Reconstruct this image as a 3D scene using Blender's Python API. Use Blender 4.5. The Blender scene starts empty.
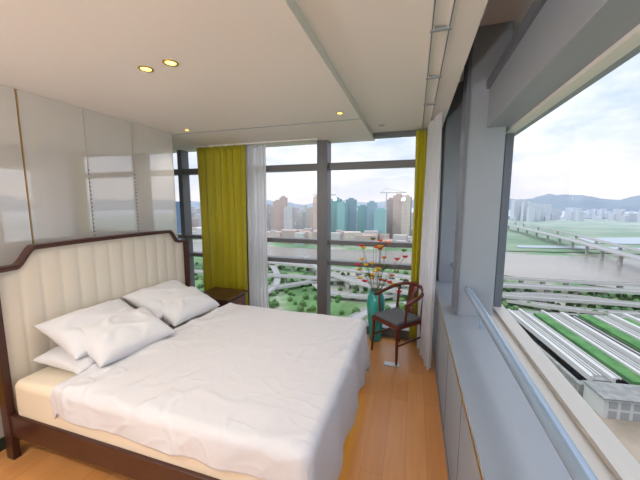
import bpy, bmesh, math, random
from mathutils import Vector, Matrix, noise
random.seed(4)
sc = bpy.context.scene
COL = sc.collection
sc.view_settings.view_transform = 'Standard'
sc.view_settings.exposure = 1.25

# ---------------------------------------------------------------- helpers
def srgb(r, g, b):
    def f(c):
        c /= 255.0
        return c/12.92 if c <= 0.04045 else ((c+0.055)/1.055)**2.4
    return (f(r), f(g), f(b), 1)

def mat(name, col, rough=0.5, metal=0.0, bump=None, spec=0.5, var=None, emit=None, estr=0, trans=0, sheen=0):
    m = bpy.data.materials.new(name); m.use_nodes = True
    nt = m.node_tree; p = nt.nodes['Principled BSDF']
    p.inputs['Base Color'].default_value = col
    p.inputs['Roughness'].default_value = rough
    p.inputs['Metallic'].default_value = metal
    p.inputs['Specular IOR Level'].default_value = spec
    if trans: p.inputs['Transmission Weight'].default_value = trans
    if sheen: p.inputs['Sheen Weight'].default_value = sheen
    if emit:
        p.inputs['Emission Color'].default_value = emit
        p.inputs['Emission Strength'].default_value = estr
    tc = nt.nodes.new('ShaderNodeTexCoord')
    if var:
        n = nt.nodes.new('ShaderNodeTexNoise'); n.inputs['Scale'].default_value = var[1]
        n.inputs['Detail'].default_value = 4
        nt.links.new(tc.outputs['Object'], n.inputs['Vector'])
        mx = nt.nodes.new('ShaderNodeMix'); mx.data_type = 'RGBA'
        mx.inputs[6].default_value = col; mx.inputs[7].default_value = var[0]
        nt.links.new(n.outputs['Fac'], mx.inputs[0]); nt.links.new(mx.outputs[2], p.inputs['Base Color'])
    if bump:
        n = nt.nodes.new('ShaderNodeTexNoise'); n.inputs['Scale'].default_value = bump[0]
        n.inputs['Detail'].default_value = 5
        nt.links.new(tc.outputs['Object'], n.inputs['Vector'])
        b = nt.nodes.new('ShaderNodeBump'); b.inputs['Strength'].default_value = bump[1]
        b.inputs['Distance'].default_value = bump[2] if len(bump) > 2 else 0.01
        nt.links.new(n.outputs['Fac'], b.inputs['Height']); nt.links.new(b.outputs[0], p.inputs['Normal'])
    return m

def mesh_obj(name, verts, faces, m=None, smooth=False, parent=None):
    me = bpy.data.meshes.new(name); me.from_pydata(verts, [], faces); me.update()
    o = bpy.data.objects.new(name, me); COL.objects.link(o)
    if m: me.materials.append(m)
    if smooth:
        for p in me.polygons: p.use_smooth = True
    if parent: o.parent = parent
    return o

def box(name, a, b, m, parent=None, bevel=0.0, seg=2):
    bm = bmesh.new(); bmesh.ops.create_cube(bm, size=1)
    for v in bm.verts:
        v.co = Vector([(a[i]+b[i])/2 + v.co[i]*(b[i]-a[i]) for i in range(3)])
    if bevel > 0:
        bmesh.ops.bevel(bm, geom=bm.edges[:], offset=bevel, segments=seg, affect='EDGES', profile=0.5)
    me = bpy.data.meshes.new(name); bm.to_mesh(me); bm.free()
    o = bpy.data.objects.new(name, me); COL.objects.link(o); me.materials.append(m)
    if bevel > 0:
        for p in me.polygons: p.use_smooth = True
        wn = o.modifiers.new('wn', 'WEIGHTED_NORMAL')
    if parent: o.parent = parent
    return o

def empty(name):
    e = bpy.data.objects.new(name, None); COL.objects.link(e); e.empty_display_size = 0.1; return e

def tube(name, pts, r, m, parent=None, cyclic=False, radii=None, res=8, bez=False):
    cu = bpy.data.curves.new(name, 'CURVE'); cu.dimensions = '3D'
    cu.bevel_depth = r; cu.bevel_resolution = res//2; cu.use_fill_caps = True
    if bez:
        s = cu.splines.new('NURBS'); s.points.add(len(pts)-1); s.order_u = 4; s.use_endpoint_u = True; cu.resolution_u = 8
    else:
        s = cu.splines.new('POLY'); s.points.add(len(pts)-1)
    for i, p in enumerate(pts):
        s.points[i].co = (*p, 1)
        if radii: s.points[i].radius = radii[i]
    s.use_cyclic_u = cyclic; s.use_smooth = True
    cu.materials.append(m)
    o = bpy.data.objects.new(name, cu); COL.objects.link(o)
    if parent: o.parent = parent
    return o

def lathe(name, prof, c, m, parent=None, n=40):
    v = []; f = []
    for r, z in prof:
        for k in range(n):
            a = 2*math.pi*k/n; v.append((c[0]+r*math.cos(a), c[1]+r*math.sin(a), c[2]+z))
    for i in range(len(prof)-1):
        for k in range(n):
            k2 = (k+1) % n
            f.append((i*n+k, i*n+k2, (i+1)*n+k2, (i+1)*n+k))
    return mesh_obj(name, v, f, m, True, parent)

# ---------------------------------------------------------------- materials
M_ceil = mat('ceiling_paint', srgb(230, 227, 224), 0.6)
M_wallw = mat('white_paint', srgb(228, 226, 222), 0.6)
M_panel = mat('gloss_lacquer_panel', srgb(210, 207, 203), 0.03, spec=1.0)
M_panel.node_tree.nodes['Principled BSDF'].inputs['IOR'].default_value = 2.0
M_brass = mat('brass_trim', srgb(196, 158, 92), 0.3, 0.8)
M_gold = mat('gold_fabric', srgb(196, 160, 20), 0.7)
M_steel = mat('grey_painted_steel', srgb(146, 153, 163), 0.4, spec=0.5)
M_apron = mat('grey_apron_panel', srgb(150, 156, 164), 0.75, spec=0.2)
M_steel_d = mat('dark_grey_frame', srgb(106, 110, 120), 0.4)
M_mull = mat('mullion_grey', srgb(98, 98, 102), 0.4)
M_sill = mat('sill_stone', srgb(190, 184, 177), 0.4)
M_rail = mat('rail_metal', srgb(155, 174, 194), 0.25, 0.3)
M_wood_d = mat('dark_walnut', srgb(56, 30, 24), 0.3, var=(srgb(78, 42, 30), 6))
M_wood_r = mat('rosewood', srgb(112, 50, 32), 0.3, var=(srgb(88, 36, 24), 9))
M_leather = mat('cream_leather', srgb(226, 218, 202), 0.45)
M_mattress = mat('mattress_cream', srgb(228, 216, 196), 0.8, bump=(60, 0.1))
M_linen = mat('white_linen', srgb(214, 213, 218), 0.85, bump=(7, 0.25, 0.02), sheen=0.1)
M_pillow = mat('white_pillowcase', srgb(220, 220, 224), 0.85, bump=(10, 0.3, 0.015), sheen=0.1)
M_teal = mat('teal_glaze', srgb(30, 150, 148), 0.15, var=(srgb(80, 190, 182), 8))
M_seat = mat('grey_seat_fabric', srgb(104, 106, 112), 0.9, bump=(120, 0.3, 0.002))
M_black = mat('dark_gap', srgb(40, 42, 44), 0.6)
M_joint = mat('panel_joint', srgb(104, 106, 110), 0.7)
M_green = mat('dark_green_base', srgb(30, 52, 44), 0.5)
M_red = mat('petal_red', srgb(214, 24, 36), 0.6)
M_yel = mat('petal_yellow', srgb(240, 184, 30), 0.6)
M_pink = mat('petal_orange', srgb(236, 110, 46), 0.6)
M_stem = mat('dry_stem', srgb(140, 112, 78), 0.8)
M_leaf = mat('leaf_green', srgb(84, 116, 56), 0.7)
M_lamp = mat('lamp_warm', srgb(255, 200, 90), 0.5, emit=srgb(255, 205, 90), estr=2.5)
M_metal = mat('brushed_steel', srgb(180, 180, 178), 0.3, 0.9)
M_curt = mat('gold_curtain_fabric', srgb(178, 166, 6), 0.5, sheen=0.2, bump=(200, 0.1, 0.002))
def sheer_mat():
    m = bpy.data.materials.new('white_sheer'); m.use_nodes = True
    nt = m.node_tree; nt.nodes.clear()
    o = nt.nodes.new('ShaderNodeOutputMaterial'); d = nt.nodes.new('ShaderNodeBsdfDiffuse')
    t = nt.nodes.new('ShaderNodeBsdfTranslucent'); tr = nt.nodes.new('ShaderNodeBsdfTransparent')
    for n in (d, t): n.inputs['Color'].default_value = srgb(236, 236, 240)
    a = nt.nodes.new('ShaderNodeMixShader'); a.inputs[0].default_value = 0.5
    b = nt.nodes.new('ShaderNodeMixShader'); b.inputs[0].default_value = 0.12
    nt.links.new(d.outputs[0], a.inputs[1]); nt.links.new(t.outputs[0], a.inputs[2])
    nt.links.new(a.outputs[0], b.inputs[1]); nt.links.new(tr.outputs[0], b.inputs[2])
    nt.links.new(b.outputs[0], o.inputs[0]); return m
M_sheer = sheer_mat()
def glass_mat():
    m = bpy.data.materials.new('window_glass'); m.use_nodes = True
    nt = m.node_tree; nt.nodes.clear()
    o = nt.nodes.new('ShaderNodeOutputMaterial'); g = nt.nodes.new('ShaderNodeBsdfGlossy')
    g.inputs['Roughness'].default_value = 0.0
    tr = nt.nodes.new('ShaderNodeBsdfTransparent'); tr.inputs['Color'].default_value = (0.97, 0.98, 0.98, 1)
    mx = nt.nodes.new('ShaderNodeMixShader'); mx.inputs[0].default_value = 0.06
    nt.links.new(tr.outputs[0], mx.inputs[1]); nt.links.new(g.outputs[0], mx.inputs[2])
    nt.links.new(mx.outputs[0], o.inputs[0]); return m
M_glass = glass_mat()

def floor_mat():
    m = mat('oak_floor', srgb(205, 150, 95), 0.30)
    nt = m.node_tree; p = nt.nodes['Principled BSDF']
    tc = nt.nodes.new('ShaderNodeTexCoord'); mp = nt.nodes.new('ShaderNodeMapping')
    mp.inputs['Rotation'].default_value = (0, 0, math.radians(90))
    br = nt.nodes.new('ShaderNodeTexBrick'); br.inputs['Scale'].default_value = 1
    br.inputs['Brick Width'].default_value = 1.3; br.inputs['Row Height'].default_value = 0.14
    br.inputs['Mortar Size'].default_value = 0.0012; br.inputs['Mortar Smooth'].default_value = 0.3
    br.inputs['Color1'].default_value = srgb(218, 156, 96); br.inputs['Color2'].default_value = srgb(208, 144, 84)
    br.inputs['Mortar'].default_value = srgb(170, 112, 62); br.offset = 0.37
    nt.links.new(tc.outputs['Object'], mp.inputs[0]); nt.links.new(mp.outputs[0], br.inputs['Vector'])
    n = nt.nodes.new('ShaderNodeTexNoise'); n.inputs['Scale'].default_value = 6; n.inputs['Detail'].default_value = 6
    mp2 = nt.nodes.new('ShaderNodeMapping'); mp2.inputs['Scale'].default_value = (6, 0.5, 1)
    nt.links.new(tc.outputs['Object'], mp2.inputs[0]); nt.links.new(mp2.outputs[0], n.inputs['Vector'])
    mx = nt.nodes.new('ShaderNodeMix'); mx.data_type = 'RGBA'; mx.blend_type = 'MULTIPLY'; mx.inputs[0].default_value = 0.22
    nt.links.new(br.outputs['Color'], mx.inputs[6]); nt.links.new(n.outputs['Fac'], mx.inputs[7])
    nt.links.new(mx.outputs[2], p.inputs['Base Color']); return m
M_floor = floor_mat()

# ---------------------------------------------------------------- camera
cd = bpy.data.cameras.new('camera'); cam = bpy.data.objects.new('camera', cd); COL.objects.link(cam)
cd.sensor_width = 36; cd.lens = 300/640*36; cd.clip_start = 0.03; cd.clip_end = 30000
th = math.radians(17.45); pt = math.radians(7.0)
R = Vector((math.cos(th), math.sin(th), 0)); Hf = Vector((-math.sin(th), math.cos(th), 0))
F = Hf*math.cos(pt) + Vector((0, 0, -math.sin(pt))); U = R.cross(F)
mt = Matrix((R, U, -F)).transposed().to_4x4(); mt.translation = Vector((0, 0, 1.75))
cam.matrix_world = mt; sc.camera = cam

# ---------------------------------------------------------------- room shell
YB = 3.98; YF = -2.6; XL = -2.75; XR = 0.27; XG = 0.70
box('floor', (-4.3, YF, -0.12), (0.80, YB+0.12, 0.0), M_floor)
c = empty('ceiling')
box('ceiling_lowered', (-4.3, YF, 2.56), (-0.53, YB+0.1, 3.2), M_ceil, c)
box('ceiling_upper', (-0.53, YF, 2.62), (XR, YB+0.1, 3.2), M_ceil, c)
box('ceiling_pocket', (XR, YF, 3.05), (0.85, YB+0.1, 3.2), M_ceil, c)
box('shadow_gap', (-2.75, 2.99, 2.555), (-0.53, 3.0, 2.565), M_steel, c)
w = empty('added_fill_window')  # unseen window behind the camera, added to let in more light
mesh_obj('pane', [(-2.7, YF, 0.1), (0.78, YF, 0.1), (0.78, YF, 3.05), (-2.7, YF, 3.05)], [(0, 1, 2, 3)], M_glass, parent=w)
for x in (-2.7, -1.5, -0.3, 0.72): box('mullion', (x-0.04, YF-0.05, 0), (x+0.04, YF+0.05, 3.1), M_mull, w)
box('sill_rail', (-2.7, YF-0.05, 0), (0.8, YF+0.05, 0.12), M_mull, w)
box('wall_front', (-4.3, YF-0.1, 0), (-2.72, YF, 3.2), M_wallw)
w = empty('wall_left')
box('wall_core', (XL-0.15, YF, 0), (XL-0.012, 2.96, 2.56), M_wallw, w)
ys = [-2.6, -1.72, -1.26, -0.80, -0.34, 0.12, 0.58, 1.04, 1.50, 1.96, 2.42, 2.96]
for i in range(len(ys)-1):
    box('panel_%d' % i, (XL-0.012, ys[i]+0.005, 0.09), (XL, ys[i+1]-0.005, 2.56), M_panel, w, 0.002, 1)
box('wall_alcove', (-4.3, 2.86, 0), (XL-0.15, 2.96, 2.56), M_wallw)
box('wall_side', (-4.4, 2.86, 0), (-4.3, YB+0.12, 3.2), M_wallw)
box('wall_far_side', (-4.4, YF, 0), (-4.3, 2.86, 3.2), M_wallw)
for k, y in enumerate(ys[1:-1]):
    t = empty('trim_%d' % (k+1))
    box('brass_strip', (XL-0.010, y-0.004, 0.09), (XL+0.002, y+0.004, 2.56), M_brass if y < 1.8 else M_sill, t)
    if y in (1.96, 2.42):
        for j in range(40):  # small alternating pale and dark dashes along the strip
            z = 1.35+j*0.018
            box('dash_%d' % j, (XL, y-0.004, z), (XL+0.004, y+0.004, z+0.010), M_wallw if j % 2 else M_steel_d, t)
box('baseboard_left', (XL, YF, 0), (XL+0.012, 2.96, 0.09), M_green)
box('trim_gold_panel', (XL, 0.55, 0.34), (XL+0.03, 1.34, 0.95), M_gold)

# ---------------------------------------------------------------- right window wall
w = empty('wall_right')
box('apron', (XR, YF, 0), (0.78, YB+0.12, 0.80), M_apron, w)
box('ledge', (XR-0.012, YF, 0.80), (0.58, YB, 0.825), M_steel, w, 0.004)
box('sill', (0.57, YF, 0.80), (0.78, YB, 0.85), M_sill, w, 0.004)
for y in (-1.2, -0.2, 0.8, 1.6, 2.25, 2.94):
    box('joint', (XR-0.002, y, 0.02), (XR+0.002, y+0.006, 0.78), M_joint, w)
box('bottom_gap', (XR-0.004, YF, 0.0), (XR+0.002, YB, 0.05), M_steel_d, w)
box('brass_line', (XR-0.016, YF, 0.792), (XR-0.002, YB, 0.803), M_brass, w)
box('beam', (0.50, YF, 2.32), (0.80, YB+0.1, 2.66), M_steel, w, 0.004)
box('beam_flange', (0.48, YF, 2.60), (0.52, YB, 2.66), M_steel_d, w)
box('upper_wall', (0.72, YF, 2.66), (0.85, YB+0.1, 3.05), M_wallw, w)
box('pier', (0.36, 2.64, 0.82), (0.63, 2.84, 3.05), M_steel, w, 0.004)
box('pier_flange', (0.345, 2.625, 0.82), (0.37, 2.855, 3.05), M_steel_d, w)
box('pier_corner', (0.30, 3.72, 0.82), (0.80, YB+0.12, 3.05), M_steel, w, 0.004)
box('pier_near', (0.40, -1.9, 0.82), (0.74, -1.7, 3.05), M_steel, w, 0.004)
r = empty('window_1')
box('frame_bottom', (0.665, YF, 0.85), (0.73, 3.72, 0.875), M_sill, r)
box('frame_top', (0.665, YF, 2.30), (0.73, 3.72, 2.32), M_wallw, r)
box('frame_mid', (0.675, 2.80, 0.85), (0.73, 2.84, 2.32), M_steel_d, r)
mesh_obj('pane', [(XG, YF, 0.86), (XG, 3.72, 0.86), (XG, 3.72, 2.31), (XG, YF, 2.31)], [(0, 1, 2, 3)], M_glass, parent=r)
r = empty('window_handrail')
tube('rail_tube', [(0.44, -2.3, 1.05), (0.44, 2.64, 1.05)], 0.027, M_rail, r, res=12)
for y in (-1.2, 0.0, 2.4):
    tube('bracket', [(0.44, y, 1.045), (0.46, y, 0.98), (0.50, y, 0.90), (0.50, y, 0.82)], 0.009, M_rail, r, bez=True)
tube('rail_far', [(0.44, 2.84, 1.05), (0.44, 3.72, 1.05)], 0.020, M_rail, r)

# ---------------------------------------------------------------- back window
r = empty('window_2')
def mullion(x, w_=0.05, d=0.10): box('mullion', (x-w_, YB-d, 0.0), (x+w_, YB+0.06, 2.62), M_mull, r, 0.004)
mullion(-1.18, 0.07, 0.14); mullion(-2.35, 0.04); mullion(-3.50, 0.04); mullion(-4.26, 0.04); mullion(0.26, 0.05)
def transom(z, h, d=0.08): box('transom', (-4.3, YB-d, z-h/2), (0.3, YB+0.05, z+h/2), M_mull, r, 0.003)
transom(2.235, 0.085); transom(1.22, 0.06); transom(0.935, 0.06); transom(0.06, 0.12, 0.12); transom(2.60, 0.06)
mesh_obj('pane', [(-4.3, YB, 0), (0.3, YB, 0), (0.3, YB, 2.62), (-4.3, YB, 2.62)], [(0, 1, 2, 3)], M_glass, parent=r)
box('wall_back', (-4.3, YB-0.02, 2.60), (0.80, YB+0.12, 3.2), M_wallw)

# ---------------------------------------------------------------- curtains
def curtain(name, p0, p1, z0, z1, folds, amp, m, flare=0.0):
    nx = folds*12; nz = 24; v = []; f = []
    P0 = Vector(p0); P1 = Vector(p1); D = P1-P0; N = Vector((-D.y, D.x)).normalized()
    for j in range(nz+1):
        q = j/nz; z = z1+(z0-z1)*q
        for i in range(nx+1):
            s = i/nx
            ph = s*folds*2*math.pi + 0.5*math.sin(s*9+q*1.3)
            a = amp*(0.75+0.35*q)*(0.8+0.3*math.sin(s*23))
            pt = P0 + D*(0.5+(s-0.5)*(1+flare*q)) + N*(a*math.sin(ph)+0.008*math.sin(q*5+s*14))
            pt += D.normalized()*(a*0.35*math.sin(2*ph))
            v.append((pt.x, pt.y, z))
    for j in range(nz):
        for i in range(nx):
            a = j*(nx+1)+i; f.append((a, a+1, a+nx+2, a+nx+1))
    o = mesh_obj(name, v, f, m, True)
    return o
o = curtain('gold_curtain', (-3.04, 3.72), (-2.25, 3.72), 0.02, 2.54, 7, 0.065, M_curt)
o.modifiers.new('s', 'SOLIDIFY').thickness = 0.004
o = curtain('gold_curtain', (-0.02, 3.84), (0.11, 3.80), 0.02, 2.60, 3, 0.035, M_curt)
o.modifiers.new('s', 'SOLIDIFY').thickness = 0.004
curtain('sheer_curtain', (-2.28, 3.78), (-1.97, 3.78), 0.02, 2.54, 6, 0.035, M_sheer, 0.1)
curtain('sheer_curtain', (0.11, 3.66), (0.205, 3.14), 0.02, 2.60, 7, 0.032, M_sheer, 0.03)
t = empty('curtain_track')
for x in (0.05, 0.13):
    box('track', (x-0.010, YF+0.1, 2.605), (x+0.010, 3.8, 2.62), M_wallw, t)
    box('slot', (x-0.003, YF+0.1, 2.603), (x+0.003, 3.8, 2.606), M_steel_d, t)
for y in (1.7, 2.3, 2.9):
    box('clip', (0.04, y, 2.600), (0.14, y+0.02, 2.612), M_steel, t)
t = empty('curtain_track')
box('track', (-4.2, 3.71, 2.545), (-1.2, 3.73, 2.56), M_wallw, t)

# ---------------------------------------------------------------- downlights and added fill lamps
for (x, y, z, en) in [(-1.59, 1.53, 2.56, 9), (-1.385, 1.51, 2.56, 9), (-0.68, 2.76, 2.56, 9), (-2.46, 2.87, 2.56, 6), (-1.9, -0.3, 2.56, 32), (-1.0, -0.3, 2.56, 32), (-1.9, -1.5, 2.56, 32), (-1.0, -1.5, 2.56, 32)]:  # the stronger ones behind the camera are unseen, added to brighten the room
    e = empty('downlight_or_added_fill')
    rr_ = 1.0 if y < 2 else 0.75
    lathe('ring', [(0.030*rr_, 0.0), (0.032*rr_, -0.004), (0.042*rr_, -0.004), (0.044*rr_, 0.0)], (x, y, z), M_brass, e, 32)
    lathe('bulb', [(0.0, -0.0015), (0.030*rr_, -0.0015)], (x, y, z), M_lamp, e, 24)
    l = bpy.data.lights.new('spot', 'SPOT'); l.energy = en; l.spot_size = math.radians(120); l.spot_blend = 0.9
    l.color = (1, 0.91, 0.79); l.shadow_soft_size = 0.05
    lo = bpy.data.objects.new('spot', l); COL.objects.link(lo); lo.location = (x, y, z-0.02); lo.parent = e
for (x, y) in [(-2.4, -1.2), (-0.35, -1.9)]:  # unseen uplighters behind the camera, added as fill for the ceiling bounce
    e = empty('added_fill_uplighter')
    lathe('base', [(0, 0.0), (0.14, 0.0), (0.14, 0.015), (0.02, 0.03), (0.0, 0.03)], (x, y, 0), M_metal, e, 32)
    tube('pole', [(x, y, 0.02), (x, y, 1.72)], 0.012, M_metal, e)
    lathe('bowl', [(0.0, 1.70), (0.06, 1.71), (0.13, 1.76), (0.17, 1.84), (0.165, 1.84), (0.125, 1.77), (0.06, 1.725), (0.0, 1.72)], (x, y, 0), M_metal, e, 40)
    lathe('bulb', [(0.0, 1.73), (0.03, 1.75), (0.035, 1.79), (0.0, 1.83)], (x, y, 0), M_lamp, e, 24)
    l = bpy.data.lights.new('uplight', 'POINT'); l.energy = 46; l.color = (1, 0.96, 0.92); l.shadow_soft_size = 0.05
    lo = bpy.data.objects.new('uplight', l); COL.objects.link(lo); lo.location = (x, y, 1.88); lo.parent = e
e = empty('ceiling_sprinkler')
lathe('plate', [(0.0, -0.012), (0.02, -0.012), (0.035, -0.004), (0.036, 0)], (-0.39, 3.55, 2.62), M_metal, e, 24)

# ---------------------------------------------------------------- bed
bed = empty('upholstered_bed')
Y0, Y1 = 1.14, 2.92; HX = -2.60
def top(y):
    u = min(y-Y0, Y1-y)
    z = 1.33
    if u < 0.05: z -= 0.05*(1-math.sqrt(max(0, 1-((0.05-u)/0.05)**2)))
    q = min(1, max(0, (u-0.15)/0.12)); q = q*q*(3-2*q)
    return z + 0.12*q + 0.012*math.sin(math.pi*(y-Y0)/(Y1-Y0))
N = 120; v = []; f = []
fw = 0.032
for i in range(N+1):
    y = Y0+(Y1-Y0)*i/N; zt = top(y)
    for (x, z) in [(HX-0.03, zt-fw), (HX-0.03, zt), (HX+0.04, zt), (HX+0.045, zt-fw*0.5), (HX+0.04, zt-fw)]:
        v.append((x, y, z))
for i in range(N):
    for k in range(5):
        k2 = (k+1) % 5; f.append((i*5+k, (i+1)*5+k, (i+1)*5+k2, i*5+k2))
f.append((0, 1, 2, 3, 4)); f.append(tuple(N*5+k for k in (4, 3, 2, 1, 0)))
o = mesh_obj('headboard_frame_top', v, f, M_wood_d, False, bed)
for y in (Y0, Y1-0.05):
    box('headboard_post', (HX-0.03, y, 0.0), (HX+0.045, y+0.045, 1.30), M_wood_d, bed, 0.006)
v = []; f = []; NY = 168; NZ = 20; ya = Y0+0.045; yb = Y1-0.045; nch = 13
for i in range(NY+1):
    y = ya+(yb-ya)*i/NY; c_ = abs(math.sin(math.pi*nch*i/NY))**0.35
    zt = top(y)-fw+0.005
    for j in range(NZ+1):
        q = j/NZ; z = 0.30+(zt-0.30)*q
        e_ = min(1, (1-q)*10)**0.5*0.6+0.4
        v.append((HX-0.005+0.014*c_*e_, y, z))
for i in range(NY):
    for j in range(NZ):
        a = i*(NZ+1)+j; f.append((a, a+NZ+1, a+NZ+2, a+1))
mesh_obj('headboard_cushion', v, f, M_leather, True, bed)
v = []; f = []
for i in range(41):
    y = Y0+0.02+(Y1-Y0-0.04)*i/40
    v += [(HX-0.028, y, 0.25), (HX-0.028, y, top(y)-0.02)]
for i in range(40): f.append((2*i, 2*i+1, 2*i+3, 2*i+2))
mesh_obj('headboard_back', v, f, M_wood_d, False, bed)
XF = -0.42
box('side_rail', (HX, 1.15, 0.17), (XF, 1.19, 0.33), M_wood_d, bed, 0.008)
box('side_rail', (HX, 2.84, 0.17), (XF, 2.88, 0.33), M_wood_d, bed, 0.008)
box('foot_rail', (XF-0.04, 1.15, 0.17), (XF, 2.88, 0.33), M_wood_d, bed, 0.008)
box('slats', (HX, 1.16, 0.26), (XF-0.02, 2.86, 0.29), M_wood_d, bed)
for y in (1.16, 2.81):
    box('foot_leg', (XF-0.07, y, 0), (XF-0.01, y+0.06, 0.2), M_wood_d, bed, 0.006)
box('mattress', (HX+0.06, 1.17, 0.29), (XF-0.01, 2.85, 0.57), M_mattress, bed, 0.05, 5)
M_glow = mat('added_glow_warm', srgb(255, 200, 40), 0.5, emit=(1.0, 0.74, 0.05, 1), estr=1.3)  # glowing strip added under the bed foot to cast yellow on the floor
box('added_glow_strip', (XF-0.03, 1.3, 0.155), (XF-0.005, 2.75, 0.168), M_glow, bed)

def ridged(p, s):
    return 1-abs(noise.noise(Vector(p)*s))*2
def sm(x, a, b):
    t = min(1, max(0, (x-a)/(b-a))); return t*t*(3-2*t)
def duvet():
    xs0 = -2.06; xe = XF+0.0; y0 = 1.16; y1 = 2.88; zt = 0.61
    nearH = 0.15; farH = 0.30; footH = 0.44
    NX = 280; NYY = 280; v = []; f = []
    Ls = (xe-xs0)+footH; Lt = nearH+(y1-y0)+farH
    rr = 0.06
    def edge(o):
        if o <= 0: return 0, 0
        L = rr*math.pi/2
        if o < L:
            a = o/rr; return rr*math.sin(a), rr*(1-math.cos(a))
        return rr+0.05*(o-L), rr+(o-L)
    for i in range(NX+1):
        s = xs0+Ls*i/NX
        for j in range(NYY+1):
            t = y0-nearH+Lt*j/NYY
            ss = s
            if i < 50:
                ss = s + (1-i/50)*(0.05*math.sin(t*2.2+0.7)+0.10*min(1, max(0, (t-1.1)/0.9))-0.06)
            ox = max(0, ss-(xe-rr)); oyn = max(0, (y0+rr)-t); oyf = max(0, t-(y1-rr))
            oy = oyn if oyn > 0 else oyf; sg = -1 if oyn > 0 else 1
            o_ = math.hypot(ox, oy)
            out, drop = edge(o_)
            if o_ > 0: ux, uy = ox/o_, sg*oy/o_
            else: ux = uy = 0
            x = min(ss, xe-rr)+out*ux; y = min(max(t, y0+rr), y1-rr)+out*uy
            z = zt-drop
            p = Vector((s, t, 0))
            wv = Vector((noise.noise(p*1.5+Vector((9, 0, 0))), noise.noise(p*1.5+Vector((0, 9, 0))), 0))*0.3
            big = noise.noise(p*1.4+Vector((3, 1, 0)))*0.014
            # wrinkles gather near the near side, the turned-down head edge and the foot
            msk = 0.25+0.75*max(sm(1.75-t, 0, 0.5), sm(-1.6-s, 0, 0.4), sm(s+0.95, 0, 0.4)*0.8)
            msk *= 0.5+0.5*sm(noise.noise(p*1.1+Vector((5, 5, 2))), -0.25, 0.25)
            q = Vector(((s*0.8+t*0.3), (t*2.0-s*1.5), 0.3))+wv
            w1 = sm(ridged(q, 1.5), 0.6, 1.0)*0.016
            q2 = Vector((s*2.6-t*1.0, t*0.8+s*0.4, 5.1))+wv*2
            w2 = sm(ridged(q2, 1.7), 0.65, 1.0)*0.011
            q3 = Vector((s*1.5-t*4, t*2+s*2.5, 9.1))+wv*3
            w4 = sm(ridged(q3, 1.9), 0.65, 1.0)*0.006
            w3 = noise.noise(p*6)*0.003
            h = big+(w1+w2+w4)*msk+w3
            if o_ <= 0: z += h
            else:
                k = min(1, o_/0.12)
                z += h*(1-k)
                fold = (0.016*math.sin((t if ox > oy else s)*13+3*noise.noise(p*2.0)) )*min(1, drop/0.3)
                x += ux*(h*k*0.5+fold*k+0.012); y += uy*(h*k*0.5+fold*k+0.012)
            z += 0.012*math.sin(min(i, 8)/8*math.pi)
            if i <= 2: z -= 0.016*(3-i)/1.5
            v.append((x, y, max(z, 0.05)))
    for i in range(NX):
        for j in range(NYY):
            a = i*(NYY+1)+j; f.append((a, a+NYY+1, a+NYY+2, a+1))
    o = mesh_obj('duvet', v, f, M_linen, True, bed)
    so = o.modifiers.new('s', 'SOLIDIFY'); so.thickness = 0.018; so.offset = -1
duvet()

def pillow(name, L, W, T, loc, rot, seed):
    n = 44; v = []; f = []
    for side in (1, -1):
        for i in range(n+1):
            for j in range(n+1):
                u = -1+2*i/n; w_ = -1+2*j/n
                hgt = (max(0, 1-abs(u)**2.6)**0.5)*(max(0, 1-abs(w_)**2.6)**0.5)
                pin = 1-0.07*(1-w_*w_)*abs(u)**3; pin2 = 1-0.09*(1-u*u)*abs(w_)**3
                x = u*L/2*pin; y = w_*W/2*pin2
                nn = noise.noise(Vector((x*6, y*6, seed*3.1+side)))*0.018+max(0, ridged((x*2.4+y, y*4, seed), 1.6)-0.6)*0.04
                z = side*(T/2*hgt+nn*hgt)
                v.append((x, y, z))
    m_ = (n+1)**2
    for s in range(2):
        for i in range(n):
            for j in range(n):
                a = s*m_+i*(n+1)+j; q = (a, a+n+1, a+n+2, a+1)
                f.append(q if s == 0 else q[::-1])
    o = mesh_obj(name, v, f, M_pillow, True, bed)
    bm = bmesh.new(); bm.from_mesh(o.data); bmesh.ops.remove_doubles(bm, verts=bm.verts, dist=0.0005); bm.to_mesh(o.data); bm.free()
    o.location = loc; o.rotation_euler = rot
R90 = math.radians(90)
def prot(tilt, yaw): 
    return (Matrix.Rotation(math.radians(yaw), 3, 'Z') @ Matrix.Rotation(math.radians(tilt), 3, 'Y') @ Matrix.Rotation(R90, 3, 'Z')).to_euler()
pillow('pillow_1', 0.66, 0.44, 0.15, (-2.32, 1.62, 0.64), prot(4, 2), 1)
pillow('pillow_2', 0.66, 0.44, 0.18, (-2.35, 1.66, 0.79), prot(26, 0), 5)
pillow('pillow_3', 0.62, 0.42, 0.18, (-2.15, 1.70, 0.73), prot(24, -6), 2)
pillow('pillow_4', 0.66, 0.44, 0.15, (-2.36, 2.44, 0.64), prot(4, 0), 3)
pillow('pillow_5', 0.66, 0.44, 0.18, (-2.38, 2.36, 0.79), prot(26, 0), 6)
pillow('pillow_6', 0.62, 0.42, 0.18, (-2.20, 2.40, 0.73), prot(24, -4), 4)

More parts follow.
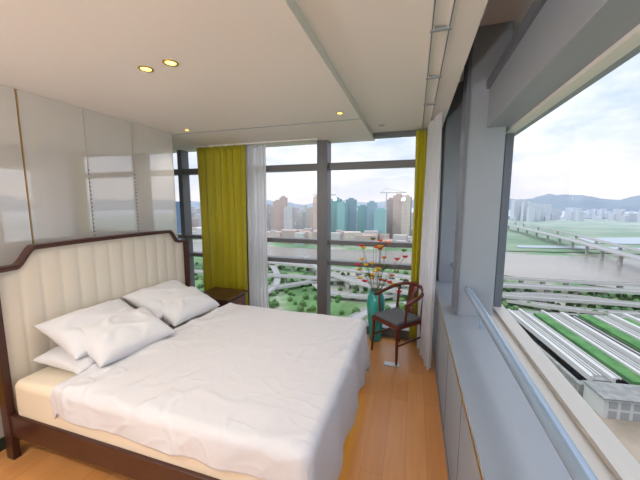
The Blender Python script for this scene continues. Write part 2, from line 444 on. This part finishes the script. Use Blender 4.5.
# ---------------------------------------------------------------- nightstand
ns = empty('nightstand')
box('top', (-2.62, 3.00, 0.56), (-2.10, 3.46, 0.59), M_wood_d, ns, 0.006)
box('body', (-2.60, 3.02, 0.20), (-2.13, 3.44, 0.56), M_wood_d, ns, 0.004)
box('drawer_front', (-2.13, 3.04, 0.39), (-2.115, 3.42, 0.545), M_wood_r, ns, 0.003)
box('drawer_front', (-2.13, 3.04, 0.22), (-2.115, 3.42, 0.375), M_wood_r, ns, 0.003)
for z in (0.3, 0.47): tube('pull', [(-2.112, 3.18, z), (-2.10, 3.19, z), (-2.10, 3.27, z), (-2.112, 3.28, z)], 0.004, M_brass, ns)
for x in (-2.59, -2.17):
    for y in (3.03, 3.40): box('leg', (x, y, 0), (x+0.03, y+0.03, 0.2), M_wood_d, ns)

# ---------------------------------------------------------------- armchair
ch = empty('wooden_armchair')
ang = math.atan2(-0.295, -0.26)
cx, cy = -0.15, 3.47
fx, fy = math.cos(ang), math.sin(ang); sx, sy = -fy, fx
def cp(fr, sd, z): return (cx+fx*fr+sx*sd, cy+fy*fr+sy*sd, z)
def obox(name, f0, f1, s0, s1, z0, z1, m, bev=0.0):
    o = box(name, (f0, s0, z0), (f1, s1, z1), m, ch, bev)
    o.rotation_euler = (0, 0, ang); o.location = (cx, cy, 0); return o
obox('seat_frame', -0.20, 0.21, -0.21, 0.21, 0.39, 0.43, M_wood_r, 0.008)
obox('seat_cushion', -0.185, 0.195, -0.195, 0.195, 0.425, 0.465, M_seat, 0.015)
for sd in (-0.19, 0.19):
    tube('front_leg', [cp(0.20, sd*1.06, 0), cp(0.19, sd, 0.2), cp(0.185, sd, 0.41)], 0.017, M_wood_r, ch, radii=[0.7, 0.95, 1.1])
    tube('rear_leg', [cp(-0.25, sd*1.02, 0), cp(-0.20, sd, 0.22), cp(-0.185, sd, 0.42), cp(-0.20, sd*1.0, 0.6), cp(-0.225, sd*0.98, 0.755)], 0.016, M_wood_r, ch, radii=[0.8, 1, 1.15, 1, 0.9], bez=True)
    tube('side_stretcher', [cp(0.19, sd, 0.20), cp(-0.20, sd, 0.22)], 0.010, M_wood_r, ch)
    tube('arm_support', [cp(0.07, sd, 0.42), cp(0.10, sd*1.12, 0.54), cp(0.07, sd*1.2, 0.67)], 0.012, M_wood_r, ch, bez=True)
tube('arm_rail', [cp(0.13, 0.25, 0.665), cp(0.08, 0.245, 0.675), cp(-0.08, 0.24, 0.71), cp(-0.20, 0.21, 0.75), cp(-0.27, 0.10, 0.785), cp(-0.285, 0, 0.79),
     cp(-0.27, -0.10, 0.785), cp(-0.20, -0.21, 0.75), cp(-0.08, -0.24, 0.71), cp(0.08, -0.245, 0.675), cp(0.13, -0.25, 0.665)], 0.020, M_wood_r, ch, bez=True)
v = []; f = []
for j in range(13):
    q = j/12; z = 0.43+0.35*q; fr = -0.195-0.075*q+0.03*math.sin(q*math.pi); hw = 0.055+0.015*math.cos(q*6.28)
    for s_ in (-hw, hw): v.append(cp(fr, s_, z))
    for s_ in (-hw, hw): v.append(cp(fr-0.012, s_, z))
for j in range(12):
    a = j*4; f += [(a, a+1, a+5, a+4), (a+2, a+6, a+7, a+3), (a, a+4, a+6, a+2), (a+1, a+3, a+7, a+5)]
mesh_obj('back_splat', v, f, M_wood_r, True, ch)

# ---------------------------------------------------------------- vase with flowers
va = empty('floor_vase'); vc = (-0.43, 3.74, 0)
lathe('vase_body', [(0, 0.0), (0.07, 0.0), (0.075, 0.02), (0.085, 0.15), (0.105, 0.36), (0.115, 0.48), (0.105, 0.57), (0.085, 0.61), (0.08, 0.63), (0.095, 0.66), (0.088, 0.66), (0.072, 0.63), (0.078, 0.58), (0.0, 0.5)], vc, M_teal, va)
random.seed(11)
for k in range(34):
    a = random.uniform(0, 6.283); sp = random.uniform(0.05, 0.34); h = random.uniform(0.82, 1.36) - sp*0.5
    ex, ey = vc[0]+sp*math.cos(a), vc[1]+min(sp*math.sin(a)*0.6, 0.10)
    pts = [(vc[0]+0.03*math.cos(a), vc[1]+0.03*math.sin(a), 0.55), (vc[0]+0.06*math.cos(a), vc[1]+0.05*math.sin(a), 0.75), ((vc[0]+2*ex)/3, (vc[1]+2*ey)/3, 0.5*(0.75+h)), (ex, ey, h)]
    tube('stem_%d' % k, pts, 0.0022, M_stem if k % 3 else M_leaf, va, bez=True, res=4)
    m = [M_red, M_yel, M_pink, M_yel, M_red, M_leaf][k % 6]
    bm = bmesh.new(); S = 1.3
    for q in range(6):
        aa = q*math.pi/3; M4 = Matrix.Translation((ex+0.016*S*math.cos(aa), ey+0.016*S*math.sin(aa), h)) @ Matrix.Rotation(aa, 4, 'Z') @ Matrix.Rotation(-0.7, 4, 'Y') @ Matrix.Diagonal((0.018*S, 0.010*S, 0.005*S, 1))
        bmesh.ops.create_icosphere(bm, subdivisions=1, radius=1, matrix=M4)
    bmesh.ops.create_icosphere(bm, subdivisions=1, radius=0.012, matrix=Matrix.Translation((ex, ey, h+0.004)))
    me = bpy.data.meshes.new('flower'); bm.to_mesh(me); bm.free(); me.materials.append(m)
    o = bpy.data.objects.new('flower_%d' % k, me); COL.objects.link(o); o.parent = va
box('floor_outlet', (-0.26, 3.14, 0.0), (-0.10, 3.22, 0.006), M_metal, None, 0.002)

# ================================================================ OUTSIDE
G = -98.25
HAZE = srgb(188, 195, 206)
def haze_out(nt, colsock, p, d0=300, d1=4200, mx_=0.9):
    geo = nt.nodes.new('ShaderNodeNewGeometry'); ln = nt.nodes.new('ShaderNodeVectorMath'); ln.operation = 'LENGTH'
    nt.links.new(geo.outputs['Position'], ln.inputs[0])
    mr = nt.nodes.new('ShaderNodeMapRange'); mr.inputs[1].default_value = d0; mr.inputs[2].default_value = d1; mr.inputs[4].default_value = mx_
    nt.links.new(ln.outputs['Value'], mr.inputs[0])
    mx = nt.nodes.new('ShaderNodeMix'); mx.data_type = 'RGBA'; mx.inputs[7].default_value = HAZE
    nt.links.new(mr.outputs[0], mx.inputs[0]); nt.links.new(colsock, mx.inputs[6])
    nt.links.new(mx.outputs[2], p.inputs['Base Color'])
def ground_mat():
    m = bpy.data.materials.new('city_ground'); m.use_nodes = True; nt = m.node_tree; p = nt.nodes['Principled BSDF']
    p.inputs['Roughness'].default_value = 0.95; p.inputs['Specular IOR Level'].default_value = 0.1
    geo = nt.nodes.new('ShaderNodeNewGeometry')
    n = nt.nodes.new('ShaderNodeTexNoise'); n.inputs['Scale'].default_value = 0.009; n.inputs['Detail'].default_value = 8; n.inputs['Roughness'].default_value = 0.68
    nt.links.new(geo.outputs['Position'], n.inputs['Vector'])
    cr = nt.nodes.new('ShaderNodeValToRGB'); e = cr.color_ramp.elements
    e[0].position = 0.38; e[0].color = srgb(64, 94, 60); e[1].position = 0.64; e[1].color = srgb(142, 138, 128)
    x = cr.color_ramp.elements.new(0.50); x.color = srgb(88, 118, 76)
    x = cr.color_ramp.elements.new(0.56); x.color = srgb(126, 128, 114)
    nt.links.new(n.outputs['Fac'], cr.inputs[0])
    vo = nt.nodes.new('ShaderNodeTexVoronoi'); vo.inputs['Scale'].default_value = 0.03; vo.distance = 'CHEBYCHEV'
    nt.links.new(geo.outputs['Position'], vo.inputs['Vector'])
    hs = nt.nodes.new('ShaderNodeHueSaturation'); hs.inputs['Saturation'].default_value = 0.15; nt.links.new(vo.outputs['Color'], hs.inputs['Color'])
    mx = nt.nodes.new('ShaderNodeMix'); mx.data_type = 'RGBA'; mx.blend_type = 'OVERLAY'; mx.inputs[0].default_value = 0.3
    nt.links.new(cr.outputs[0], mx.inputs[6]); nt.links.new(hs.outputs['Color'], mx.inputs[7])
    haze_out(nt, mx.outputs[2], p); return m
M_ground = ground_mat()
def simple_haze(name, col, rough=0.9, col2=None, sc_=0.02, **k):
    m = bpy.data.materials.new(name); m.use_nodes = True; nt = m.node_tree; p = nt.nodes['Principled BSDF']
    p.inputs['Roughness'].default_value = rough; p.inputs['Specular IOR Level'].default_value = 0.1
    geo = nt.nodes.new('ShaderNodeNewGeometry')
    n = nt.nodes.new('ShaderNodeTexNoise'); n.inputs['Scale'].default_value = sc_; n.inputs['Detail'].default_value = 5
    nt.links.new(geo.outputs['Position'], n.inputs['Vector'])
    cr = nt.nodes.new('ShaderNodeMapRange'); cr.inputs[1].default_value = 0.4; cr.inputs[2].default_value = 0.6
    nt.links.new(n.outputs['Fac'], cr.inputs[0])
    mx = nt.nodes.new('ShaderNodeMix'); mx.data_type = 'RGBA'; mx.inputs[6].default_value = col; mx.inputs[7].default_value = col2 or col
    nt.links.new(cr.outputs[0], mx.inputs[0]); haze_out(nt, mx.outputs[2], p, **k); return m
M_river = simple_haze('river_water', srgb(122, 116, 108), 0.25, srgb(130, 124, 116), 0.006)
M_river.node_tree.nodes['Principled BSDF'].inputs['Specular IOR Level'].default_value = 0.25
M_sea = simple_haze('sea_water', srgb(140, 152, 160), 0.4)
M_road = simple_haze('road_concrete', srgb(176, 174, 170), 0.9)
M_asph = simple_haze('asphalt', srgb(140, 140, 140), 0.9)
M_grass = simple_haze('grass', srgb(78, 108, 68), 0.95, srgb(112, 130, 102), 0.008)
M_dirt = simple_haze('bare_earth', srgb(120, 108, 94), 0.95, srgb(142, 130, 116), 0.05)
M_roofw = simple_haze('terminal_roof_white', srgb(178, 178, 176), 0.7)
M_roofg = simple_haze('terminal_roof_grey', srgb(132, 132, 130), 0.8, srgb(114, 116, 114), 0.3)
M_roofgr = simple_haze('terminal_green_roof', srgb(66, 108, 64), 0.9, srgb(84, 124, 76), 0.1)
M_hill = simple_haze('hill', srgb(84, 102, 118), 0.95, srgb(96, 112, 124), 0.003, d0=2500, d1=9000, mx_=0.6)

def poly(name, pts, z, m, parent=None):
    return mesh_obj(name, [(x, y, z) for x, y in pts], [tuple(range(len(pts)))], m, parent=parent)
n = 64
mesh_obj('ground', [(9000*math.cos(2*math.pi*k/n), 9000*math.sin(2*math.pi*k/n), G) for k in range(n)], [tuple(range(n))], M_ground)
up = [(x, 640+25*math.sin(x*0.006)+ (x-100)*0.06*(x > 100)) for x in range(-1200, 1500, 60)]
lo = [(x, 480-55*min(1, max(0, (x+50)/300))+18*math.sin(x*0.008+1)) for x in range(-1200, 1500, 60)]
v = []; f = []
for a, b in zip(up, lo): v += [(a[0], a[1], G+0.8), (b[0], b[1], G+0.8)]
for i in range(len(up)-1): f.append((2*i, 2*i+1, 2*i+3, 2*i+2))
mesh_obj('river', v, f, M_river)
poly('sea', [(300, 2500), (2600, 2200), (5200, 1500), (5200, 2600), (3000, 4300), (400, 4300)], G+2.6, M_sea)
poly('pond', [(420, 900), (900, 940), (1100, 1060), (700, 1120), (440, 1020)], G+2.6, M_sea)
poly('pond', [(220, 760), (420, 790), (640, 800), (600, 840), (360, 830), (230, 800)], G+2.6, M_sea)
poly('field', [(150, 700), (420, 740), (700, 740), (1500, 900), (1500, 1500), (600, 1900), (250, 1400)], G+1.4, M_grass)
poly('earth_lot', [(20, 40), (40, 168), (200, 168), (220, 110), (200, 40), (60, 10)], G+0.4, M_dirt)

def catmull(P, n=10):
    out = []
    for i in range(len(P)-1):
        p0 = Vector(P[max(0, i-1)]); p1 = Vector(P[i]); p2 = Vector(P[i+1]); p3 = Vector(P[min(len(P)-1, i+2)])
        for k in range(n):
            t = k/n
            out.append(0.5*((2*p1)+(-p0+p2)*t+(2*p0-5*p1+4*p2-p3)*t*t+(-p0+3*p1-3*p2+p3)*t**3))
    out.append(Vector(P[-1])); return out
def road(name, P, w_, m, piers=False):
    pts = catmull(P); v = []; f = []; prof = [(-1, 1.2), (-1, -1.6), (1, -1.6), (1, 1.2), (0.95, 1.2), (0.95, 0), (-0.95, 0), (-0.95, 1.2)]
    e = empty(name)
    for i, p in enumerate(pts):
        d = (pts[min(i+1, len(pts)-1)]-pts[max(0, i-1)]); d.z = 0; d.normalize(); s = Vector((d.y, -d.x, 0))
        for a, z in prof: v.append(tuple(p+s*a*w_/2+Vector((0, 0, z))))
        if piers and i % 3 == 0:
            q = p+Vector((0, 0, -1.6)); 
            box('pier', (q.x-2, q.y-2, G), (q.x+2, q.y+2, q.z), m, e)
    K = len(prof)
    for i in range(len(pts)-1):
        for k in range(K):
            k2 = (k+1) % K; f.append((i*K+k, i*K+k2, (i+1)*K+k2, (i+1)*K+k))
    o = mesh_obj('deck', v, f, m, parent=e)
    o.data.materials.append(M_asph)
    for i, pl in enumerate(o.data.polygons):
        if i % K == 5: pl.material_index = 1
road('viaduct', [(120, 2300, G+20), (260, 1700, G+20), (330, 1300, G+20), (335, 1000, G+20), (330, 760, G+20), (318, 560, G+20), (330, 380, G+20), (420, 220, G+20)], 20, M_road, True)
road('viaduct', [(420, 1500, G+20), (400, 1000, G+20), (366, 640, G+20), (365, 420, G+20), (460, 260, G+20)], 11, M_road, True)
road('elevated_ramp', [(-260, 420, G+10), (-100, 395, G+10), (40, 370, G+10), (140, 375, G+10), (240, 385, G+9), (420, 350, G+8)], 12, M_road, True)
road('elevated_ramp', [(-300, 330, G+8), (-140, 345, G+8), (-20, 350, G+8), (90, 335, G+8), (200, 340, G+8), (300, 320, G+8), (420, 260, G+8)], 9, M_road, True)
road('elevated_ramp', [(60, 318, G+5), (100, 352, G+5), (160, 362, G+5), (205, 345, G+5), (190, 322, G+5), (140, 318, G+5), (90, 330, G+5)], 8, M_road)
road('elevated_ramp', [(90, 400, G+12), (150, 396, G+13), (230, 400, G+14), (300, 420, G+14), (400, 400, G+14)], 8, M_road, True)
road('elevated_ramp', [(-150, 300, G+5), (-95, 360, G+5), (-40, 375, G+5), (0, 345, G+5), (-30, 305, G+5), (-80, 300, G+5), (-110, 330, G+5)], 8, M_road)
road('elevated_ramp', [(-170, 460, G+12), (-120, 380, G+12), (-60, 330, G+11), (0, 310, G+10), (40, 330, G+9), (70, 400, G+8)], 8, M_road, True)
road('elevated_ramp', [(-230, 440, G+7), (-180, 370, G+6), (-150, 300, G+5), (-160, 240, G+3)], 8, M_road)
road('street', [(-60, 150, G+2), (-40, 260, G+2), (20, 310, G+2), (60, 316, G+4)], 10, M_road)
road('street', [(58, 120, G+2), (54, 200, G+2), (52, 300, G+2), (46, 380, G+2)], 9, M_road)
road('street', [(-320, 400, G+2), (-200, 300, G+2), (-150, 200, G+2)], 9, M_road)
road('street', [(60, 100, G+1.8), (110, 128, G+1.8), (200, 140, G+1.8), (300, 150, G+1.8)], 8, M_road)

tm = empty('station_terminal'); tm.location = (72, 288, 0)
def tbox(name, x0, x1, y0, y1, z0, z1, m):
    o = box(name, (x0, y0, z0), (x1, y1, z1), m, tm); return o
tm.rotation_euler = (0, 0, math.radians(7))
tbox('plinth', -2, 190, -112, 0, G, G+8, M_roofg)
x = 0
pat = [(5, 'd', 8), (2, 'w', 11), (8, 'd', 9), (2, 'w', 11), (7, 'd', 8), (8, 'g', 10), (2, 'w', 11), (9, 'd', 9), (3, 'w', 12), (12, 'd', 8), (9, 'g', 10), (2, 'w', 11), (10, 'd', 9), (3, 'w', 12), (9, 'g', 10), (3, 'w', 12), (12, 'd', 9), (3, 'w', 12), (12, 'g', 10), (20, 'd', 9), (3, 'w', 12), (12, 'g', 10), (20, 'd', 9)]
mm = {'w': M_roofw, 'd': M_roofg, 'g': M_roofgr}
for k, (wd, t_, h) in enumerate(pat):
    tbox('roof_strip_%d' % k, x, x+wd-0.4, -108, -4-(k % 3)*3, G+6, G+h, mm[t_])
    if t_ == 'd' and wd > 6:
        for j in range(3): tbox('roof_rib', x+1.2+j*(wd-2)/3, x+1.9+j*(wd-2)/3, -104, -8, G+h, G+h+0.8, M_roofw)
    x += wd
# white entrance hall with arcade front on the near end
tbox('entrance_hall', 0, 190, -126, -112.2, G, G+10, M_roofw)
tbox('entrance_roof', -1, 191, -127, -112.2, G+10, G+10.6, M_roofg)
for j in range(38):
    tbox('arcade_opening', 2+j*5, 5.4+j*5, -126.2, -125.8, G+0.5, G+4.2, M_asph)
    tbox('arcade_opening', 2+j*5, 5.4+j*5, -126.2, -125.8, G+5.4, G+8.6, M_asph)

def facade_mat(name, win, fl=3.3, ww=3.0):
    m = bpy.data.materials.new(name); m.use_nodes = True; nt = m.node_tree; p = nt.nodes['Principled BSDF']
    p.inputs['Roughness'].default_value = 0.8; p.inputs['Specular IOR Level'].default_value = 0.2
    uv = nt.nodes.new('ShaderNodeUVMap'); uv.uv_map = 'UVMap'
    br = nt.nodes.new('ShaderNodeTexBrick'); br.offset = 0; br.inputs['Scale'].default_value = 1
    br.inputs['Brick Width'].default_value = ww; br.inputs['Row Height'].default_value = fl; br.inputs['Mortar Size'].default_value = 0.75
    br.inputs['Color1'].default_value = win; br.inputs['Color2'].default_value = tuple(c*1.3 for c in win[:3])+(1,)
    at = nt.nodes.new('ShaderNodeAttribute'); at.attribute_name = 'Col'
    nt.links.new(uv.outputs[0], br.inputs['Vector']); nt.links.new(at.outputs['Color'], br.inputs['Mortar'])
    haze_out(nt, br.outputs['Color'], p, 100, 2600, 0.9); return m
M_fac = facade_mat('tower_facade', srgb(120, 130, 140))
def city(name, B):
    v = []; f = []; uvs = []; cols = []
    for (x, y, w_, d, z0, h, a, c_) in B:
        ca, sa = math.cos(a), math.sin(a); b0 = len(v)
        P = [(-w_/2, -d/2), (w_/2, -d/2), (w_/2, d/2), (-w_/2, d/2)]
        for z in (z0, z0+h):
            for (px, py) in P: v.append((x+px*ca-py*sa, y+px*sa+py*ca, z))
        L = [w_, d, w_, d]
        for k in range(4):
            k2 = (k+1) % 4; f.append((b0+k, b0+k2, b0+4+k2, b0+4+k)); uvs += [(0, 0), (L[k], 0), (L[k], h), (0, h)]; cols += [c_]*4
        f.append((b0+4, b0+5, b0+6, b0+7)); uvs += [(0.1, 0.1)]*4; cols += [c_]*4
    o = mesh_obj(name, v, f, M_fac); me = o.data
    me.uv_layers.new(name='UVMap'); me.color_attributes.new('Col', 'FLOAT_COLOR', 'CORNER')
    flat = [c for u in uvs for c in u]; me.uv_layers['UVMap'].data.foreach_set('uv', flat)
    flat = [c for u in cols for c in u]; me.color_attributes['Col'].data.foreach_set('color', flat)
    return o
random.seed(9)
tan = [srgb(200, 162, 136), srgb(186, 152, 130), srgb(208, 188, 164), srgb(198, 194, 188), srgb(188, 178, 168)]
teal = [srgb(70, 154, 146), srgb(90, 168, 162), srgb(60, 130, 144), srgb(116, 160, 178)]
B = []
def tower(px_x, y, w_, h, c_):
    a = random.uniform(-0.3, 0.3); B.append((px_x, y, w_, w_*0.8, G, h, a, c_)); 
    B.append((px_x, y, w_*0.5, w_*0.4, G+h, h*0.04, a, c_))
for br_, h, w_, c_ in [(-0.475, 106, 22, tan[0]), (-0.452, 116, 20, tan[0]), (-0.43, 88, 26, tan[3]), (-0.385, 74, 24, tan[3]), (-0.345, 86, 24, tan[2]), (-0.322, 116, 22, tan[0]), (-0.303, 112, 18, tan[1]),
                    (-0.255, 112, 26, teal[0]), (-0.235, 100, 24, teal[1]), (-0.205, 110, 30, teal[2]), (-0.165, 92, 30, teal[0]), (-0.135, 102, 26, teal[3]), (-0.105, 84, 30, teal[1]), (-0.075, 110, 22, tan[1]), (-0.05, 120, 24, tan[0]), (-0.025, 116, 22, tan[2]), (0.015, 118, 26, tan[1]),
                    (-0.60, 96, 24, tan[2]), (-0.64, 110, 24, tan[4]), (-0.70, 104, 26, tan[0]), (0.05, 90, 26, tan[3]), (0.08, 100, 26, tan[2]), (-0.55, 88, 26, tan[3])]:
    y = random.uniform(780, 870); tower(br_*y, y, w_, h, c_)
tower(-330, 352, 22, 98, srgb(50, 100, 150)); tower(-372, 380, 24, 84, srgb(100, 120, 140))
for k in range(420):
    y = random.uniform(890, 2600); x = random.uniform(-1.3, 0.10)*y
    if random.random() < 0.6: h = random.uniform(20, 60)
    else: h = random.uniform(60, 100)
    w_ = random.uniform(16, 34); B.append((x, y, w_, w_*random.uniform(0.5, 1), G, h, random.uniform(0, 1.5), random.choice(tan+[srgb(206, 206, 204)]*3)))
for k in range(150):
    y = random.uniform(2000, 3000); x = random.uniform(0.20, 0.9)*y
    h = random.uniform(15, 70); w_ = random.uniform(20, 50); B.append((x, y, w_, w_*0.6, G, h, random.uniform(0, 1.5), random.choice(tan[2:]+[srgb(205, 205, 203)]*3)))
for k in range(30):
    y = random.uniform(1900, 2400); x = random.uniform(0.27, 0.36)*y
    B.append((x, y, 30, 24, G, random.uniform(70, 125), 0.2, srgb(215, 215, 213)))
for k in range(170):
    y = random.uniform(690, 770); x = random.uniform(-1.2, 0.18)*y
    w_ = random.uniform(14, 40); B.append((x, y, w_, w_*0.6, G, random.uniform(8, 34), random.uniform(-0.4, 0.4), random.choice(tan)))
for k in range(14):
    x = random.uniform(-340, -200); y = random.uniform(180, 280)
    w_ = random.uniform(8, 22); B.append((x, y, w_, w_*0.6, G, random.uniform(4, 10), random.uniform(-0.4, 0.4), random.choice(tan[2:])))
city('city_buildings', B)
tb = bmesh.new(); random.seed(3)
for k in range(700):
    if k < 400: x = random.uniform(-360, 0); y = random.uniform(180, 440)
    else: x = random.uniform(40, 330); y = random.uniform(312, 400)
    s = random.uniform(2, 4.2)
    bmesh.ops.create_icosphere(tb, subdivisions=1, radius=s, matrix=Matrix.Translation((x, y, G+s*0.6)))
me = bpy.data.meshes.new('tree_clumps'); tb.to_mesh(me); tb.free(); me.materials.append(simple_haze('foliage', srgb(62, 94, 54), 0.95, srgb(88, 116, 70), 0.1))
COL.objects.link(bpy.data.objects.new('tree_clumps', me))
for (x, y, h) in [(-215, 672, 118), (-60, 675, 122)]:
    e = empty('tower_crane')
    box('mast', (x-1, y-1, G), (x+1, y+1, G+h), M_roofw, e)
    box('jib', (x-14, y-0.8, G+h), (x+42, y+0.8, G+h+1.6), M_roofw, e)
    tube('tie', [(x-14, y, G+h+1.5), (x, y, G+h+10), (x+40, y, G+h+1.5)], 0.4, M_roofw, e)
def hills(name, d, a0, a1, base, amp, sd):
    v = []; f = []; n = 160
    for i in range(n+1):
        a = a0+(a1-a0)*i/n
        hgt = base+amp*(0.5+0.8*noise.noise(Vector((a*7, sd, 0)))+0.4*noise.noise(Vector((a*20, sd, 1)))+0.15*noise.noise(Vector((a*60, sd, 2))))
        env = min(1, (i/n)*8, (1-i/n)*8); hgt = max(2, hgt*env)
        for (dd, hh) in ((0, 0), (250, 0.6), (500, 1.0), (1000, 0)):
            v.append(((d+dd)*math.sin(a), (d+dd)*math.cos(a), G+hgt*hh))
    for i in range(n):
        for k in range(3): q = i*4+k; f.append((q, q+4, q+5, q+1))
    mesh_obj(name, v, f, M_hill, True)
hills('hill_range', 5000, math.radians(2), math.radians(80), 110, 160, 1.3)
hills('hill_range', 6200, math.radians(-70), math.radians(12), 90, 110, 5.7)

# ---------------------------------------------------------------- world + sun
wd = bpy.data.worlds.new('sky'); sc.world = wd; wd.use_nodes = True; nt = wd.node_tree
bg = nt.nodes['Background']; tc = nt.nodes.new('ShaderNodeTexCoord')
mp = nt.nodes.new('ShaderNodeMapping'); mp.inputs['Scale'].default_value = (1, 1, 2.6)
nz = nt.nodes.new('ShaderNodeTexNoise'); nz.inputs['Scale'].default_value = 2.4; nz.inputs['Detail'].default_value = 7; nz.inputs['Roughness'].default_value = 0.55
nt.links.new(tc.outputs['Generated'], mp.inputs[0]); nt.links.new(mp.outputs[0], nz.inputs['Vector'])
cr = nt.nodes.new('ShaderNodeValToRGB'); e = cr.color_ramp.elements
e[0].position = 0.42; e[0].color = srgb(184, 202, 228); e[1].position = 0.60; e[1].color = srgb(246, 245, 246)
nt.links.new(nz.outputs['Fac'], cr.inputs[0])
sx_ = nt.nodes.new('ShaderNodeSeparateXYZ'); nt.links.new(tc.outputs['Generated'], sx_.inputs[0])
mr = nt.nodes.new('ShaderNodeMapRange'); mr.inputs[1].default_value = 0.0; mr.inputs[2].default_value = 0.20; mr.inputs[3].default_value = 0.75; mr.inputs[4].default_value = 0.0
nt.links.new(sx_.outputs['Z'], mr.inputs[0])
mx = nt.nodes.new('ShaderNodeMix'); mx.data_type = 'RGBA'; mx.inputs[7].default_value = srgb(226, 219, 222)
nt.links.new(mr.outputs[0], mx.inputs[0]); nt.links.new(cr.outputs[0], mx.inputs[6]); nt.links.new(mx.outputs[2], bg.inputs['Color'])
ms = nt.nodes.new('ShaderNodeMapRange'); ms.inputs[1].default_value = 0.45; ms.inputs[2].default_value = 0.75
ms.inputs[3].default_value = 0.60; ms.inputs[4].default_value = 1.3
nt.links.new(sx_.outputs['Z'], ms.inputs[0]); nt.links.new(ms.outputs[0], bg.inputs['Strength'])
sl = bpy.data.lights.new('sun', 'SUN'); sl.energy = 0.55; sl.angle = 0.05; sl.color = (1, 0.95, 0.88)
so = bpy.data.objects.new('sun', sl); COL.objects.link(so)
so.rotation_euler = Vector((0.62, 0.35, -0.9)).to_track_quat('-Z', 'Y').to_euler()
box('roof_slab', (-6, -5.5, 3.2), (0.9, YB+0.14, 3.5), M_steel)
